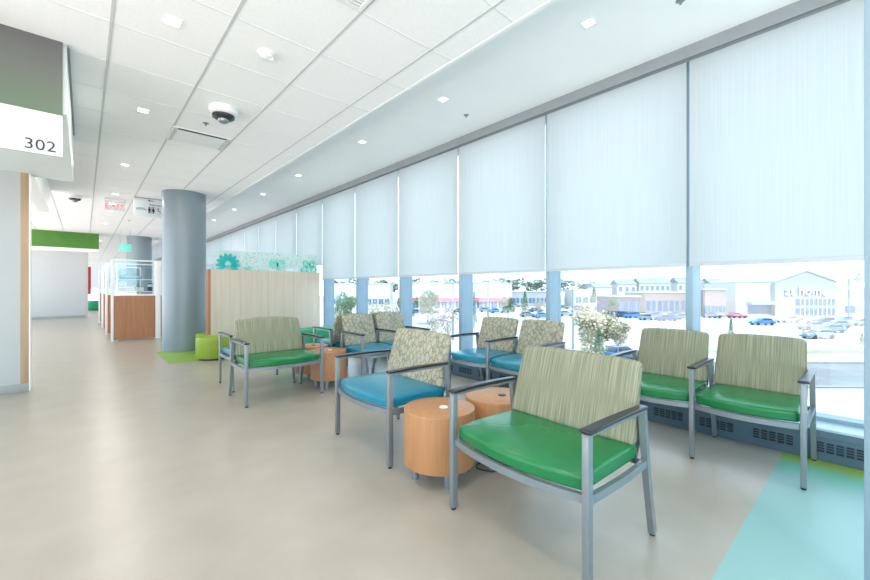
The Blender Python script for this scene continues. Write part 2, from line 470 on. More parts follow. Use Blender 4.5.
# green header further along
b = MB(); b.box(XL, .375, 17.2, 17.5, 2.47, ZC); struct(b, 'wall_green_header', M['green_paint'])
b = MB(); b.box(XL, .375, 17.19, 17.55, 2.36, 2.47); struct(b, 'trim_6', M['white'])
# white wall behind the header
b = MB(); b.box(XL, .05, 21.0, 21.2, 0.0, ZC); struct(b, 'wall_back', plain('grey_white_wall_paint', (.50, .52, .54), .6, var=.01))
b = MB(); b.box(.05, .125, 20.98, 21.22, 0.0, ZC); struct(b, 'trim_7', plain('grey_edge_trim', (.5, .48, .46), .5))
b = MB(); b.box(XL, .05, 20.97, 21.0, 0.0, .1); struct(b, 'baseboard_back', M['baseboard'])
# far bright window at the end of the corridor
w = empty('window_end', (.7, Y1-.01, 0), kind='structure')
m = MB(); m.box(-1.4, 1.4, -.03, 0, .25, 1.15); m.build('glass_pane', emis('daylit_glazing', (.85, .93, 1), 1.6), w)
m = MB()
for x in (-1.4, -.7, 0, .7, 1.36): m.box(x, x+.04, -.06, 0, .25, 1.15)
m.build('frame', M['mullion'], w)

# ------------------------------------------------------------------ column(s)
def column(x, y, r, lab):
    t = empty('round_column', (x, y, 0), label=lab, cat='column')
    m = MB(); m.cyl((0, 0), r, 0, ZC, n=64); m.build('shaft', M['column'], t)
    m = MB(); m.cyl((0, 0), r+.004, .0, .10, n=64); m.build('base_ring', M['column'], t)
    m = MB(); m.cyl((0, 0), r+.003, .52, .528, n=64); m.build('joint_seam', M['header'], t)
column(1.44, 8.83, .36, 'large blue-grey round column standing on the lime floor square')
column(1.46, 17.3, .36, 'far blue-grey round column seen above the glazed cubicle panels')

# ------------------------------------------------------------------ birch partition with glass art
pt = empty('wood_partition', (2.68, 7.92, 0), label='pale birch partition wall topped by a speckled aqua screen', cat='partition')
m = MB(); m.box(-1.0, 1.06, -.06, .06, .0, 1.505)
m.mi = 1
for x in (-.5, 0, .5): m.box(x-.002, x+.002, -.062, -.058, .02, 1.5)
m.build('panel', [M['pale_wood'], M['trim_wood']], pt)
m = MB(); m.box(-1.05, -1.0, -.065, .065, 0, 1.505, bev=.002); m.build('end_post', M['panel_wood'], pt)
m = MB(); m.box(-.93, 1.02, .0, .012, 1.505, 1.86); m.build('speckled_screen', M['confetti'], pt)
def flower(name, x, petals, rin, rout, rc, mat, lab, cz=None, rows=1, hole=.42):
    t = empty(name, (x, 7.89, 1.505), label=lab, cat='ornament', group='glass flowers on the birch partition')
    cz = rout*.72 if cz is None else cz
    for i in range(petals):
        a = 2*math.pi*(i+.5)/petals+math.pi/2
        if math.sin(a)*rout+cz < rout*.02: continue
        m = MB()
        L = rout-rin*.3; n = 14; w = rc
        ring_o = []; ring_i = []
        for q in range(n):
            th = 2*math.pi*q/n
            ring_o.append((rin+L*.5*(1-.0)+math.cos(th)*L*.5-rin*.35, math.sin(th)*w))
            ring_i.append((rin+L*.5+math.cos(th)*L*.5*hole-rin*.35, math.sin(th)*w*hole))
        ca, sa = math.cos(a), math.sin(a)
        def T(p, yy): return m.bm.verts.new((p[0]*ca-p[1]*sa, yy, max(0, p[0]*sa+p[1]*ca+cz)))
        A = [T(p, -.014) for p in ring_o]; B = [T(p, .014) for p in ring_o]
        if hole:
            C_ = [T(p, -.014) for p in ring_i]; D = [T(p, .014) for p in ring_i]
        for q in range(n):
            r2 = (q+1) % n
            m.bm.faces.new((A[q], A[r2], B[r2], B[q]))
            if hole:
                m.bm.faces.new((C_[q], D[q], D[r2], C_[r2])); m.bm.faces.new((A[q], C_[q], C_[r2], A[r2])); m.bm.faces.new((B[q], B[r2], D[r2], D[q]))
        if not hole: m.bm.faces.new(A); m.bm.faces.new(B)
        m.build('petal', mat, t)
    m = MB(); g = bmesh.ops.create_uvsphere(m.bm, u_segments=14, v_segments=8, radius=rin*.62)
    for v in g['verts']: v.co = Vector((v.co.x, v.co.y*.5-.02, v.co.z+cz))
    for f in m.bm.faces: f.smooth = True
    m.build('flower_heart', M['mint_glass'] if mat is M['teal_glass'] else mat, t)
flower('glass_flower', 1.97, 13, .09, .17, .034, M['teal_glass'], 'teal glass flower with many petals on the birch partition', cz=.105, hole=0)
flower('glass_flower', 2.86, 5, .03, .20, .075, M['mint_glass'], 'mint glass flower with two open loop petals, middle of the partition', cz=.05, hole=.5)
flower('glass_flower', 3.52, 5, .03, .17, .065, M['mint_glass'], 'mint glass flower with loop petals at the window end of the partition', cz=.09, hole=.5)
flower('glass_flower', 2.33, 5, .02, .08, .03, M['mint_glass'], 'tiny mint glass blossom beside the large teal flower', cz=.0, hole=0)

# ------------------------------------------------------------------ cubicles along the corridor
def cubicle(y, x0, x1, lab, post=True):
    t = empty('cubicle_partition', (x0, y, 0), label=lab, cat='partition', group='glazed cubicle partitions along the corridor')
    Wd = x1-x0
    m = MB(); m.box(0, .045, -.03, .03, 0, 1.81, bev=.003); m.build('end_post', M['white'], t)
    bays = [(.045, .80), (.90, 1.70), (1.80, Wd)] if Wd > 1.5 else [(.045, Wd)]
    for i, (a, c) in enumerate(bays):
        m = MB(); m.box(a, c, -.022, .022, .03, 1.0); m.build('wood_panel', M['panel_wood'], t)
        m = MB(); m.box(a+.02, c-.02, -.004, .004, 1.02, 1.78); m.build('glass_panel', M['cubicle_glass'], t)
        m = MB(); m.box(a, c, -.02, .02, 1.78, 1.81); m.box(a, c, -.02, .02, 1.0, 1.02)
        m.box(a, a+.02, -.02, .02, 1.02, 1.78); m.box(c-.02, c, -.02, .02, 1.02, 1.78); m.build('glazing_frame', M['white'], t)
        if i < len(bays)-1:
            m = MB(); m.box(c, bays[i+1][0], -.035, .035, 0, 1.81, bev=.003); m.build('intermediate_post', M['white'], t)
cubicle(11.16, .44, 3.2, 'front glazed cubicle partition with a wide reddish maple base panel')
cubicle(12.9, .40, 1.4, 'second glazed cubicle partition back from the blue-grey column')
cubicle(15.0, .38, 1.3, 'third glazed cubicle partition back from the blue-grey column')
cubicle(17.6, .37, 1.0, 'fourth glazed cubicle partition back from the blue-grey column')
# shelf with things behind the front glass
sh = empty('office_shelf', (.55, 11.28, 0), label='white open shelving rack behind the front cubicle glass', cat='shelf')
for x in (0, .74): 
    m = MB(); m.box(x, x+.02, 0, .28, 0, 1.70); m.build('side_panel', M['white'], sh)
for z in (.0, .75, 1.08, 1.36):
    m = MB(); m.box(.02, .74, 0, .28, z, z+.02); m.build('shelf_board', M['white'], sh)
def smallbox(name, x, y, z, sx, sy, sz, mat, lab, cat):
    m = MB(); m.box(-sx/2, sx/2, -sy/2, sy/2, 0, sz, bev=min(sx, sy, sz)*.08)
    m.mi = 1; m.box(-sx/2*.9, sx/2*.9, -sy/2*1.02, -sy/2, sz*.55, sz*.85)
    return tag(m.build(name, [mat, M['white_plastic']], loc=(x, y, z)), lab, cat)
smallbox('storage_box', .80, 11.42, 1.381, .40, .2, .07, plain('sky_blue_card', (.05, .38, .62), .5), 'flat blue box on the upper office shelf', 'box')
smallbox('storage_box', .72, 11.42, 1.10, .30, .2, .13, plain('grey_card', (.45, .50, .53), .5), 'grey box on the middle office shelf', 'box')
smallbox('desk_telephone', 1.16, 11.42, 1.10, .10, .12, .19, M['black'], 'black desk telephone behind the cubicle glass', 'telephone')
smallbox('paper_tray', .98, 11.42, 1.10, .12, .18, .09, M['white_plastic'], 'white paper tray beside the black telephone', 'tray')
# far corridor things
def ottoman(x, y, r, h, mat, lab, square=False):
    t = empty('ottoman', (x, y, 0), label=lab, cat='ottoman')
    m = MB()
    if square: m.pad(r, r, h/2-.02, .05, c=(0, 0, h/2+.02), deform=lambda p: p)
    else:
        n = 48; prof = [(r*.96, .03), (r, .06), (r, h-.06), (r*.985, h-.025), (r*.94, h-.004), (r*.6, h+.006), (0.001, h+.012)]
        rings = [[m.bm.verts.new((pr*math.cos(2*math.pi*i/n), pr*math.sin(2*math.pi*i/n), z)) for i in range(n)] for pr, z in prof]
        for a, c in zip(rings, rings[1:]):
            for i in range(n):
                f = m.bm.faces.new((a[i], a[(i+1) % n], c[(i+1) % n], c[i])); f.smooth = True
        m.bm.faces.new(rings[-1]); m.bm.faces.new(list(reversed(rings[0])))
    m.build('cushion', mat, t)
    m = MB(); m.cyl((0, 0), r*.85, 0, .03, n=32); m.build('plinth', M['black'], t)
ottoman(1.595, 7.31, .25, .37, M['lime_vinyl'], 'lime green round ottoman in front of the round column')
ottoman(1.66, 8.27, .14, .33, M['lime_vinyl'], 'small lime green ottoman tucked behind the larger lime one')
ottoman(.41, 28.2, .36, .5, M['emerald_cloth'], 'emerald green seat at the far end of the corridor')
bt = MB(); bt.box(-.07, .07, -.02, .02, 0, 1.3); tag(bt.build('hanging_banner', M['red_cloth'], loc=(.18, 25.0, .9)), 'narrow red banner at the far end of the corridor', 'banner')

# ------------------------------------------------------------------ suite sign at the left
b = MB(); b.box(XL, -.095, 4.03, 6.51, 2.46, ZC); struct(b, 'wall_soffit_box', plain('pale_mint_panel', (.70, .77, .76), .5, var=.01))
sg = empty('suite_sign', (-.118, 4.0, ZC), label='large ceiling hung sign reading 302 on white under a grey-green panel', cat='sign')
zb = 2.13-ZC; zm = 2.435-ZC
m = MB(); m.box(-3.2, 0, .0, .03, zm, 0); m.build('film_panel', M['sign_dark'], sg)
m = MB(); m.box(-3.2, .0, -.004, .03, zb, zm); plate = m.build('number_plate', plain('sign_plate_white', (.60, .61, .62), .4, var=.01), sg)
def text_mesh(name, s, size, ext, mat, parent, loc, rot, align='CENTER', mat2=None, spacing=1.0):
    cu = bpy.data.curves.new(name, 'FONT'); cu.body = s; cu.size = size; cu.extrude = ext; cu.align_x = align; cu.space_character = spacing
    ob = bpy.data.objects.new(name, cu); col.objects.link(ob)
    dg = bpy.context.evaluated_depsgraph_get()
    me = bpy.data.meshes.new_from_object(ob.evaluated_get(dg))
    bpy.data.objects.remove(ob)
    me.materials.clear(); me.materials.append(mat)
    if mat2:
        me.materials.append(mat2)
        for p in me.polygons:
            if abs(p.normal.z) < .5: p.material_index = 1
    o = bpy.data.objects.new(name, me); col.objects.link(o); o.parent = parent; o.location = loc; o.rotation_euler = rot
    return o
text_mesh('lettering', '302', .108, .001, M['ink'], plate, (-.116, -.0055, zb+.026), (R(90), 0, 0), 'CENTER', spacing=1.05)
m = MB(); m.box(.005, .02, .0, 2.25, -.02, 0); tag(m.build('trim_8', M['header'], loc=(-.1, 4.02, ZC)), kind='structure')

# ------------------------------------------------------------------ ceiling fittings
lens = emis('downlight_lens', (1, .97, .92), 9)
def downlight(x, y, z, lab, grp, power, f=.7):
    t = empty('recessed_downlight', (x, y, z), label=lab, cat='ceiling light', group=grp)
    m = MB()
    for a in ((-.075, .075, -.075, -.062), (-.075, .075, .062, .075), (-.075, -.062, -.062, .062), (.062, .075, -.062, .062)):
        m.box(a[0]*f, a[1]*f, a[2]*f, a[3]*f, -.006, .002)
    m.build('trim_ring', M['white'], t)
    m = MB(); m.box(-.062*f, .062*f, -.062*f, .062*f, -.004, .0); m.build('lens', lens, t)
    ld = bpy.data.lights.new('downlight_beam', 'AREA'); ld.shape = 'SQUARE'; ld.size = .12; ld.energy = power; ld.color = (1, .93, .84)
    lo = bpy.data.objects.new('downlight_beam', ld); col.objects.link(lo); lo.location = (x, y, z-.012)
POW = 9
for i, y in enumerate([1.3, 3.18, 4.97, 7.33, 9.71, 12.0, 14.3, 19.5]):
    downlight(.45, y, ZC, ['square downlight over the open floor nearest the camera, out of view', 'brightest square downlight in the tile above the beige floor', 'square downlight in line with the ceiling camera dome', 'square downlight just before the exit sign', 'square downlight hung beyond the exit sign', 'tiny square downlight second beyond the exit sign', 'tiny square downlight third beyond the exit sign', 'faint square downlight beyond the green header'][i], 'square downlights along the corridor ceiling', POW)
for i, y in enumerate([1.44, 3.05, 4.67, 6.81, 8.66, 10.82, 12.9, 15.0, 17.1, 19.2]):
    downlight(2.84, y, ZS, '%s square downlight in the window soffit, counting from the slim post' % ordn[i], 'square downlights in the window soffit', POW*.5, .6)
for x, y in ((-2.4, -1.2), (-2.4, 1.8), (.6, -1.4), (-2.4, 3.4), (-2.2, 9.0), (-2.2, 13.5), (-2.2, 19), (1.8, 24), (2.6, 14), (-1.5, 30)):
    downlight(x, y, ZC, 'square downlight in the unseen part of the ceiling', 'square downlights out of the picture', POW*1.6)

def lathe(name, prof, mat, parent, n=32):
    m = MB(); rings = [[m.bm.verts.new((r*math.cos(2*math.pi*i/n), r*math.sin(2*math.pi*i/n), z)) for i in range(n)] for r, z in prof]
    for a, c in zip(rings, rings[1:]):
        for i in range(n):
            f = m.bm.faces.new((a[i], a[(i+1) % n], c[(i+1) % n], c[i])); f.smooth = True
    m.bm.faces.new(rings[-1]); m.bm.faces.new(rings[0])
    return m.build(name, mat, parent)
def dome(x, y, s, lab):
    t = empty('security_camera', (x, y, ZC), label=lab, cat='camera')
    lathe('housing', [(.11*s, 0), (.115*s, -.02*s), (.11*s, -.05*s), (.09*s, -.065*s)], M['white_plastic'], t)
    lathe('dark_ring', [(.09*s, -.06*s), (.088*s, -.085*s), (.06*s, -.10*s), (.02*s, -.103*s)], M['dark_glass'], t)
    lathe('lens_dome', [(.045*s, -.098*s), (.04*s, -.12*s), (.02*s, -.132*s), (.004*s, -.134*s)], M['metal'], t, 20)
dome(1.05, 4.38, 1.15, 'white multi-lens camera dome on the ceiling beside the cassette vent')
dome(-.13, 10.4, 1.0, 'white camera dome on the ceiling above the green header')
t = empty('smoke_detector', (1.05, 3.13, ZC), label='round white smoke detector on a ceiling tile near the dome camera', cat='smoke detector')
lathe('base', [(.062, 0), (.062, -.012), (.058, -.018)], M['white_plastic'], t)
lathe('sensor_cap', [(.05, -.016), (.046, -.036), (.03, -.046), (.004, -.048)], M['white_plastic'], t)
m = MB(); m.box(.02, .05, -.02, .015, -.05, -.02, bev=.004); m.build('strobe', M['white'], t)
# linear supply diffuser
t = empty('ceiling_diffuser', (1.04, 5.42, ZC), label='square ceiling diffuser with a black slot edge beside the camera dome', cat='air vent')
m = MB(); m.box(-.295, .295, -.21, .27, -.012, 0, bev=.003); m.build('panel', M['white'], t)
m = MB(); m.box(-.25, .25, -.20, -.165, -.017, -.011); m.build('slot', M['black'], t)
for a, c in ((-.285, -.25), (.25, .285)): m = MB(); m.box(a, c, -.20, .26, -.02, -.011); m.build('bracket', M['tbar_dark'], t)
# return grille at the top
t = empty('return_grille', (1.06, 1.95, ZC), label='louvred return grille at the top edge of the ceiling view', cat='air vent')
m = MB()
for a in ((-.29, .29, -.29, -.265), (-.29, .29, .265, .29), (-.29, -.265, -.265, .265), (.265, .29, -.265, .265)): m.box(*a, -.012, 0)
m.build('frame', M['white'], t)
m = MB(); m.box(-.265, .265, -.265, .265, -.003, 0); m.build('backing', M['tbar_dark'], t)
m = MB()
for q in range(17): m.box(-.265, .265, -.255+q*.031, -.243+q*.031, -.010, -.002)
m.build('louvre', M['tbar'], t)
for x, y, z, lab in ((1.0, 4.9, ZC, 'small sprinkler head between the dome camera and the diffuser'), (3.3, 3.15, ZS, 'small sprinkler head in the soffit near the window header'), (.9, 13.2, ZC, 'tiny sprinkler head beyond the wayfinding sign'), (3.1, .9, ZS, 'small dark sprinkler plate in the soffit over the green seats')):
    t = empty('sprinkler_head', (x, y, z), label=lab, cat='sprinkler')
    lathe('escutcheon', [(.03, 0), (.03, -.004), (.022, -.007)], M['metal'], t, 16)
    m = MB(); m.cyl((0, 0), .008, -.03, -.006, n=10); m.build('nozzle', M['metal'], t)
# exit sign
ex = empty('exit_sign', (.47, 10.28, ZC), rotz=-YAW*.0, label='red lettered EXIT sign hanging from the corridor ceiling', cat='sign')
m = MB(); m.box(-.17, .17, -.04, .04, -.055, 0, bev=.004); m.build('housing', M['white_plastic'], ex)
m = MB(); m.box(-.16, .16, -.006, .006, -.235, -.055); m.build('acrylic_panel', M['sign_glass'], ex)
redm = emis('red_exit_letters', (1, .18, .16), 1.3)
text_mesh('lettering', 'EXIT', .155, .003, redm, ex, (0.0, -.010, -.205), (R(90), 0, 0))
# wayfinding sign, clear acrylic with pictograms
wf = empty('wayfinding_sign', (1.03, 9.75, ZC), label='clear acrylic washroom sign with arrow and person pictograms', cat='sign')
m = MB(); m.box(-.30, .32, -.004, .004, -.385, -.01); m.build('acrylic_panel', plain('frosted_sign_acrylic', (.72, .77, .79), .3, var=.01), wf)
m = MB(); m.box(-.30, .32, -.015, .015, -.012, 0); m.build('top_rail', M['metal'], wf)
m = MB(); yy0, yy1 = -.008, -.005
m.box(-.06, .03, yy0, yy1, -.055, -.045); m.prism([(-.07, -.05), (-.035, -.025), (-.035, -.035), (-.055, -.05), (-.035, -.065), (-.035, -.075)], yy0, yy1, 'y')
def person(m, x, skirt=False):
    m.prism([(x+.014*math.cos(a*.628), -.185+.014*math.sin(a*.628)) for a in range(10)], yy0, yy1, 'y')
    if skirt: m.prism([(x-.012, -.202), (x+.012, -.202), (x+.03, -.26), (x+.012, -.26), (x+.012, -.30), (x-.012, -.30), (x-.012, -.26), (x-.03, -.26)], yy0, yy1, 'y')
    else: m.box(x-.02, x+.02, yy0, yy1, -.255, -.202); m.box(x-.016, x-.002, yy0, yy1, -.30, -.255); m.box(x+.002, x+.016, yy0, yy1, -.30, -.255)
person(m, -.045); person(m, .02, True); m.box(-.014, -.010, yy0, yy1, -.30, -.175)
# seated pictogram
m.prism([(.10+.012*math.cos(a*.628), -.195+.012*math.sin(a*.628)) for a in range(10)], yy0, yy1, 'y'); m.box(.095, .105, yy0, yy1, -.25, -.207); m.box(.105, .135, yy0, yy1, -.25, -.242); m.box(.13, .138, yy0, yy1, -.285, -.25)
# bed pictogram
m.box(-.25, -.10, yy0, yy1, -.235, -.228); m.box(-.25, -.243, yy0, yy1, -.26, -.20); m.box(-.107, -.10, yy0, yy1, -.26, -.228); m.box(-.235, -.12, yy0, yy1, -.212, -.206)
m.build('pictograms', M['ink'], wf)
text_mesh('lettering', 'Restrooms', .052, .001, M['ink'], wf, (.075, -.007, -.145), (R(90), 0, 0))
# teal hanging sign further away
t = empty('hanging_sign', (.95, 15.4, 2.30), label='aqua sign hanging beyond the cubicles beside the far column', cat='sign')
m = MB(); m.box(-.15, .15, -.01, .01, .0, .24, bev=.004); m.build('panel', M['mint_glass'], t)
m = MB(); m.tube([(-.12, 0, .24), (-.12, 0, ZC-2.30)], .008); m.tube([(.12, 0, .24), (.12, 0, ZC-2.30)], .008); m.build('hanger', M['metal'], t)

# ------------------------------------------------------------------ seating
def seat_unit(name, n, W, vinyl, fabric, seat_off=0):
    """n seats side by side, faces -Y, origin on the floor under its middle; front posts at y = -.29"""
    root = empty(name)
    X = [(-n/2+i)*W for i in range(n+1)]
    fy, top = -.29, .608
    for i, x in enumerate(X):
        m = MB(); m.box(x-.014, x+.014, fy-.018, fy+.018, .012, top, bev=.004); m.build('leg', M['metal'], root)
        m = MB(); m.tube([(x, .185, top), (x, .20, .48), (x, .235, .26), (x, .29, .012)], .028, .030, square=True); m.build('leg', M['metal'], root)
        m = MB(); m.cyl((x, fy), .013, 0, .014, n=12); m.cyl((x, .29), .013, 0, .014, n=12); m.build('foot_glide', M['black'], root)
        # arm: flat cap narrowing to the back, gently arched
        def arm(p, x=x):
            t = (p.y+.255)/.51
            wv = .95-.28*t
            return (x+p.x*wv, p.y+(-.052), .620+p.z+.005*math.sin(math.pi*min(1, max(0, t))))
        m = MB(); m.pad(.028, .255, .008, .007, n=5, deform=arm); m.build('armrest', M['black_arm'], root)
        m = MB(); m.box(x-.012, x+.012, fy-.02, .19, .600, .612); m.build('armrest_bracket', M['metal'], root)
    m = MB()
    for x in X:   # side rails, arched up to the rear leg
        pts = [(x, fy+.01+.50*t, .358-.010*math.sin(math.pi*t)+.005*t) for t in [k/8 for k in range(9)]]
        m.tube(pts, .022, .034, square=True)
    for i in range(n):
        a, c = X[i], X[i+1]; xc = (a+c)/2
        pts = []
        for k in range(13):
            t = k/12; x = a+.012+(c-a-.024)*t
            pts.append((x, fy+.012-.060*(1-((x-xc)/(W/2))**2), .358))
        m.tube(pts, .024, .032, square=True)
        m.tube([(a, .20, .365), (c, .20, .365)], .022, .03, square=True)
        for xx in (a+.04, c-.04):
            m.tube([(xx, .17, .36), (xx, .222, .44), (xx, .250, .56)], .03, .012, square=True)
    m.build('frame', M['metal'], root)
    for i in range(n):
        xc = (X[i]+X[i+1])/2; hx = W/2-.017; hy = .235
        def sd(p, hx=hx, hy=hy):
            u = p.x/hx; v = p.y/hy
            bow = .062*(1-u*u)*max(0, min(1, (1-v)/2))
            zz = max(0, min(1, (p.z/.036+1)/2))
            puff = .010*(1-u**4)*(1-v**4)*zz
            fall = -.012*max(0, -v)**3*zz
            return (p.x*(1-.03*(v+1)/2), p.y-bow, p.z+puff+fall)
        m = MB(); m.pad(hx, hy, .036, .016, c=(xc, -.038, .411), n=10, deform=sd); m.build('seat', vinyl, root)
        bh = .187
        def bd(p, hx=hx, bh=bh):
            u = p.x/(hx-.004); v = p.z/bh
            crown = (.009*(1-u*u)-.010*abs(u)**8) if v > 0 else 0
            return (p.x*(1-.045*(v+1)/2), p.y+.085*(v*.5+.5)-.0*v+.012*(1-u*u)*-1+.02*((v+1)/2)**2, p.z+crown)
        m = MB(); m.pad(hx-.004, .026, bh, .022, c=(xc, .165, .630), n=9, deform=bd); m.build('backrest', fabric, root)
    return root
def place(o, fx, fy_, face, label, cat, group=None):
    """front-line midpoint at (fx, fy_), face = rotation about z (0 faces -Y)"""
    c, s_ = math.cos(face), math.sin(face)
    off = (-s_*-.29, c*-.29)      # local (0,-.29) rotated
    o.location = (fx-off[0], fy_-off[1], 0); o.rotation_euler.z = face
    return tag(o, label, cat, group)
WEST = R(-90)
g1 = seat_unit('waiting_chair', 1, .755, M['green_vinyl'], M['stripe'])
place(g1, 1.435, 1.10, WEST+R(-2.5), 'wide chair with emerald seat and olive striped back, largest in front', 'chair', 'wide single waiting chairs')
g2 = copy_tree(g1)
g2.scale.x = 1.04
place(g2, 1.575, 4.085, 0, 'wide emerald seat chair with striped back facing the camera by round tables', 'chair', 'wide single waiting chairs')
b1 = seat_unit('waiting_chair', 1, .765, M['blue_vinyl'], M['leaf'])
place(b1, 1.492, 2.47, WEST+R(-2.5), 'wide chair with turquoise seat and leaf patterned back beside the round tables', 'chair', 'wide single waiting chairs')
b2 = copy_tree(b1)
b2.scale.x = .9
place(b2, 1.592, 5.36, R(180), 'wide turquoise seat chair facing away, back to back with an emerald chair', 'chair', 'wide single waiting chairs')
gd = seat_unit('tandem_seat', 2, .56, M['green_vinyl'], M['stripe'])
place(gd, 3.10, .832, WEST, 'two-seat unit with emerald seats and olive striped backs against the window', 'bench seating', 'two-seat units')
bd_ = seat_unit('tandem_seat', 2, .575, M['blue_vinyl'], M['leaf'])
place(bd_, 3.10, 2.65, WEST, 'two-seat unit with turquoise seats and leaf patterned backs against the window', 'bench seating', 'two-seat units')
b3 = seat_unit('tandem_seat', 2, .505, M['blue_vinyl'], M['leaf'])
place(b3, 2.92, 3.96, 0, 'two-seat turquoise unit facing the camera, beyond the wide turquoise chair', 'bench seating', 'two-seat units')
b4 = copy_tree(b3)
place(b4, 2.92, 5.24, R(180), 'two-seat turquoise unit facing the birch partition, its back mostly hidden', 'bench seating', 'two-seat units')
# emerald ottomans beyond
def block(x, y, lab):
    t = empty('block_seat', (x, y, 0), label=lab, cat='ottoman', group='emerald block seats before the birch partition')
    m = MB(); m.pad(.27, .27, .20, .035, c=(0, 0, .27), n=4); m.build('cushion', M['emerald_cloth'], t)
    m = MB(); m.box(-.22, .22, -.22, .22, 0, .08); m.build('plinth', M['black'], t)
block(2.62, 6.55, 'emerald block seat showing behind the striped chair, farther from the window')
block(3.18, 6.50, 'emerald block seat showing behind the striped chair, nearer the window')

# ------------------------------------------------------------------ round tables
def drum_table(grom):
    t = empty('drum_table')
    m = MB(); m.cyl((0, 0),   .22, .095, .425, n=64, bev=.003); m.build('drum', M['maple'], t)
    m = MB(); m.cyl((0, 0), .2205, .417, .4195, n=64); m.build('edge_line', M['trim_wood'], t)
    for a in (45, 135, 225, 315):
        m = MB(); m.cyl((.155*math.cos(R(a)), .155*math.sin(R(a))), .021, 0, .085, n=20); m.build('leg', M['metal'], t)
    g = MB(); g.cyl((.0, -.03), .026, .425, .431, n=24, bev=.002); g.build('power_grommet', grom, t)
    return t
t1 = drum_table(M['white_plastic']); t1.location = (1.65, 1.805, 0); t1.rotation_euler.z = R(20)
tag(t1, 'maple drum table with white grommet between the two wide chairs', 'side table', 'maple drum tables')
t2 = drum_table(M['black']); t2.location = (2.13, 1.735, 0); t2.rotation_euler.z = R(35)
tag(t2, 'maple drum table with black grommet behind the front striped chair', 'side table', 'maple drum tables')
t3 = copy_tree(t1); t3.scale = (.95, .95, 1); t3.location = (2.195, 4.37, 0); t3.rotation_euler.z = R(10)
tag(t3, 'maple drum table beside the striped chair that faces the camera', 'side table', 'maple drum tables')
t4 = copy_tree(t2); t4.scale = (.95, .95, 1); t4.location = (2.195, 4.86, 0)
tag(t4, 'maple drum table farther back, half hidden by another drum table', 'side table', 'maple drum tables')
# floor cable
def fl(px, py):
    s = (px-435)/FPX; u = (288.6-py)/FPX; k = -H/u
    return (k*(SA+s*CA), k*(CA-s*SA))
m = MB(); cps = [(2.09, 1.80), (2.04, 1.68), (2.0, 1.585), (1.92, 1.61), (1.885, 1.70), (1.95, 1.74), (2.03, 1.64), (2.13, 1.52), (2.30, 1.35), (2.60, 1.50), (3.1, 1.6), (3.68, 1.7)]
pts = []
for i in range(len(cps)-1):
    p0 = Vector(cps[max(i-1, 0)]); p1 = Vector(cps[i]); p2 = Vector(cps[i+1]); p3 = Vector(cps[min(i+2, len(cps)-1)])
    for k in range(6):
        t = k/6; q = .5*((2*p1)+(p2-p0)*t+(2*p0-5*p1+4*p2-p3)*t*t+(3*p1-p0-3*p2+p3)*t**3)
        pts.append((q.x, q.y, .006))
m.tube(pts, .009, n=8); tag(m.build('power_cable', M['cable']), 'black power cable looped on the floor under the front chair', 'cable')

# ------------------------------------------------------------------ outdoors, 8 m below the eye
GZ = H-8.0
RZ = -YAW
def W_(px, d):
    s = (px-435)/FPX*d
    return (d*SA+s*CA, d*CA-s*SA)
def out_empty(name, px, d, lab, cat, grp=None, rot=0, z=GZ):
    x, y = W_(px, d); return empty(name, (x, y, z), RZ+rot, label=lab, cat=cat, group=grp)
b = MB(); b.box(4.1, 420, -260, 420, GZ-.5, GZ); struct(b, 'ground', M['lot'])
def strip(name, px0, px1, d0, d1, mat, z=.02):
    pts = [W_(px0, d0), W_(px1, d0), W_(px1, d1), W_(px0, d1)]
    m = MB(); m.prism(pts, GZ+z-.04, GZ+z, 'z'); return struct(m, name, mat)
# long strips parallel to the picture of the lot (street, verge, kerbs)
def long_strip(name, s0, s1, d0, d1, mat, z=.02):
    pts = []
    for s, d in ((s0, d0), (s1, d0), (s1, d1), (s0, d1)): pts.append((d*SA+s*CA, d*CA-s*SA))
    m = MB(); m.prism(pts, GZ+z-.04, GZ+z, 'z'); return struct(m, name, mat)
long_strip('road', 10, 130, 32, 42, M['asphalt'], .02)
long_strip('trim_9', 10, 130, 42, 42.5, M['kerb'], .10)
long_strip('trim_10', 10, 130, 31.5, 32, M['kerb'], .10)
long_strip('verge', 10, 130, 48.2, 51, M['grass'], .03)
long_strip('verge', 5, 130, 20.5, 21.5, M['grass'], .03)
long_strip('trim_11', 10, 130, 20.0, 20.2, M['kerb'], .10)

def px2m(dp, d): return dp/FPX*d
# main store
D = 114.0
def up(row, d): return (288.6-row)/FPX*d+8.0    # height above ground
st = out_empty('store_building', 806, D, 'white gabled store with large letters beyond the parking lot', 'building')
m = MB(); hw = px2m(30.7, D); e = up(281.3, D); p = up(271, D)
m.prism([(-hw, 0), (hw, 0), (hw, e), (0, p), (-hw, e)], 0, 26, 'y'); m.build('gabled_front', M['stucco_grey'], st)
m = MB(); m.prism([(-hw-.3, e-.2), (-hw-.3, e+.15), (0, p+.4), (hw+.3, e+.15), (hw+.3, e-.2), (0, p+.05)], -.3, .1, 'y'); m.build('gable_coping', M['stucco'], st)
m = MB(); m.box(-px2m(66, D), -hw, 1.5, 26, 0, up(283, D)); m.build('side_wing', M['stucco'], st)
m = MB(); m.box(-px2m(56, D), -hw, -.5, 1.5, up(304.5, D), up(301.5, D)); m.build('canopy', M['mullion'], st)
m = MB(); m.box(-px2m(54, D), -hw, 1.3, 1.55, .6, up(304.5, D)); m.build('window_band', M['blue_win'], st)
m = MB(); m.box(hw, hw+px2m(45, D), 3, 26, 0, up(290, D)); m.build('side_wing', M['stucco'], st)
m = MB(); m.box(px2m(50, D), px2m(60, D), 2.8, 3.05, .8, up(306, D)); m.build('window_band', M['blue_win'], st)
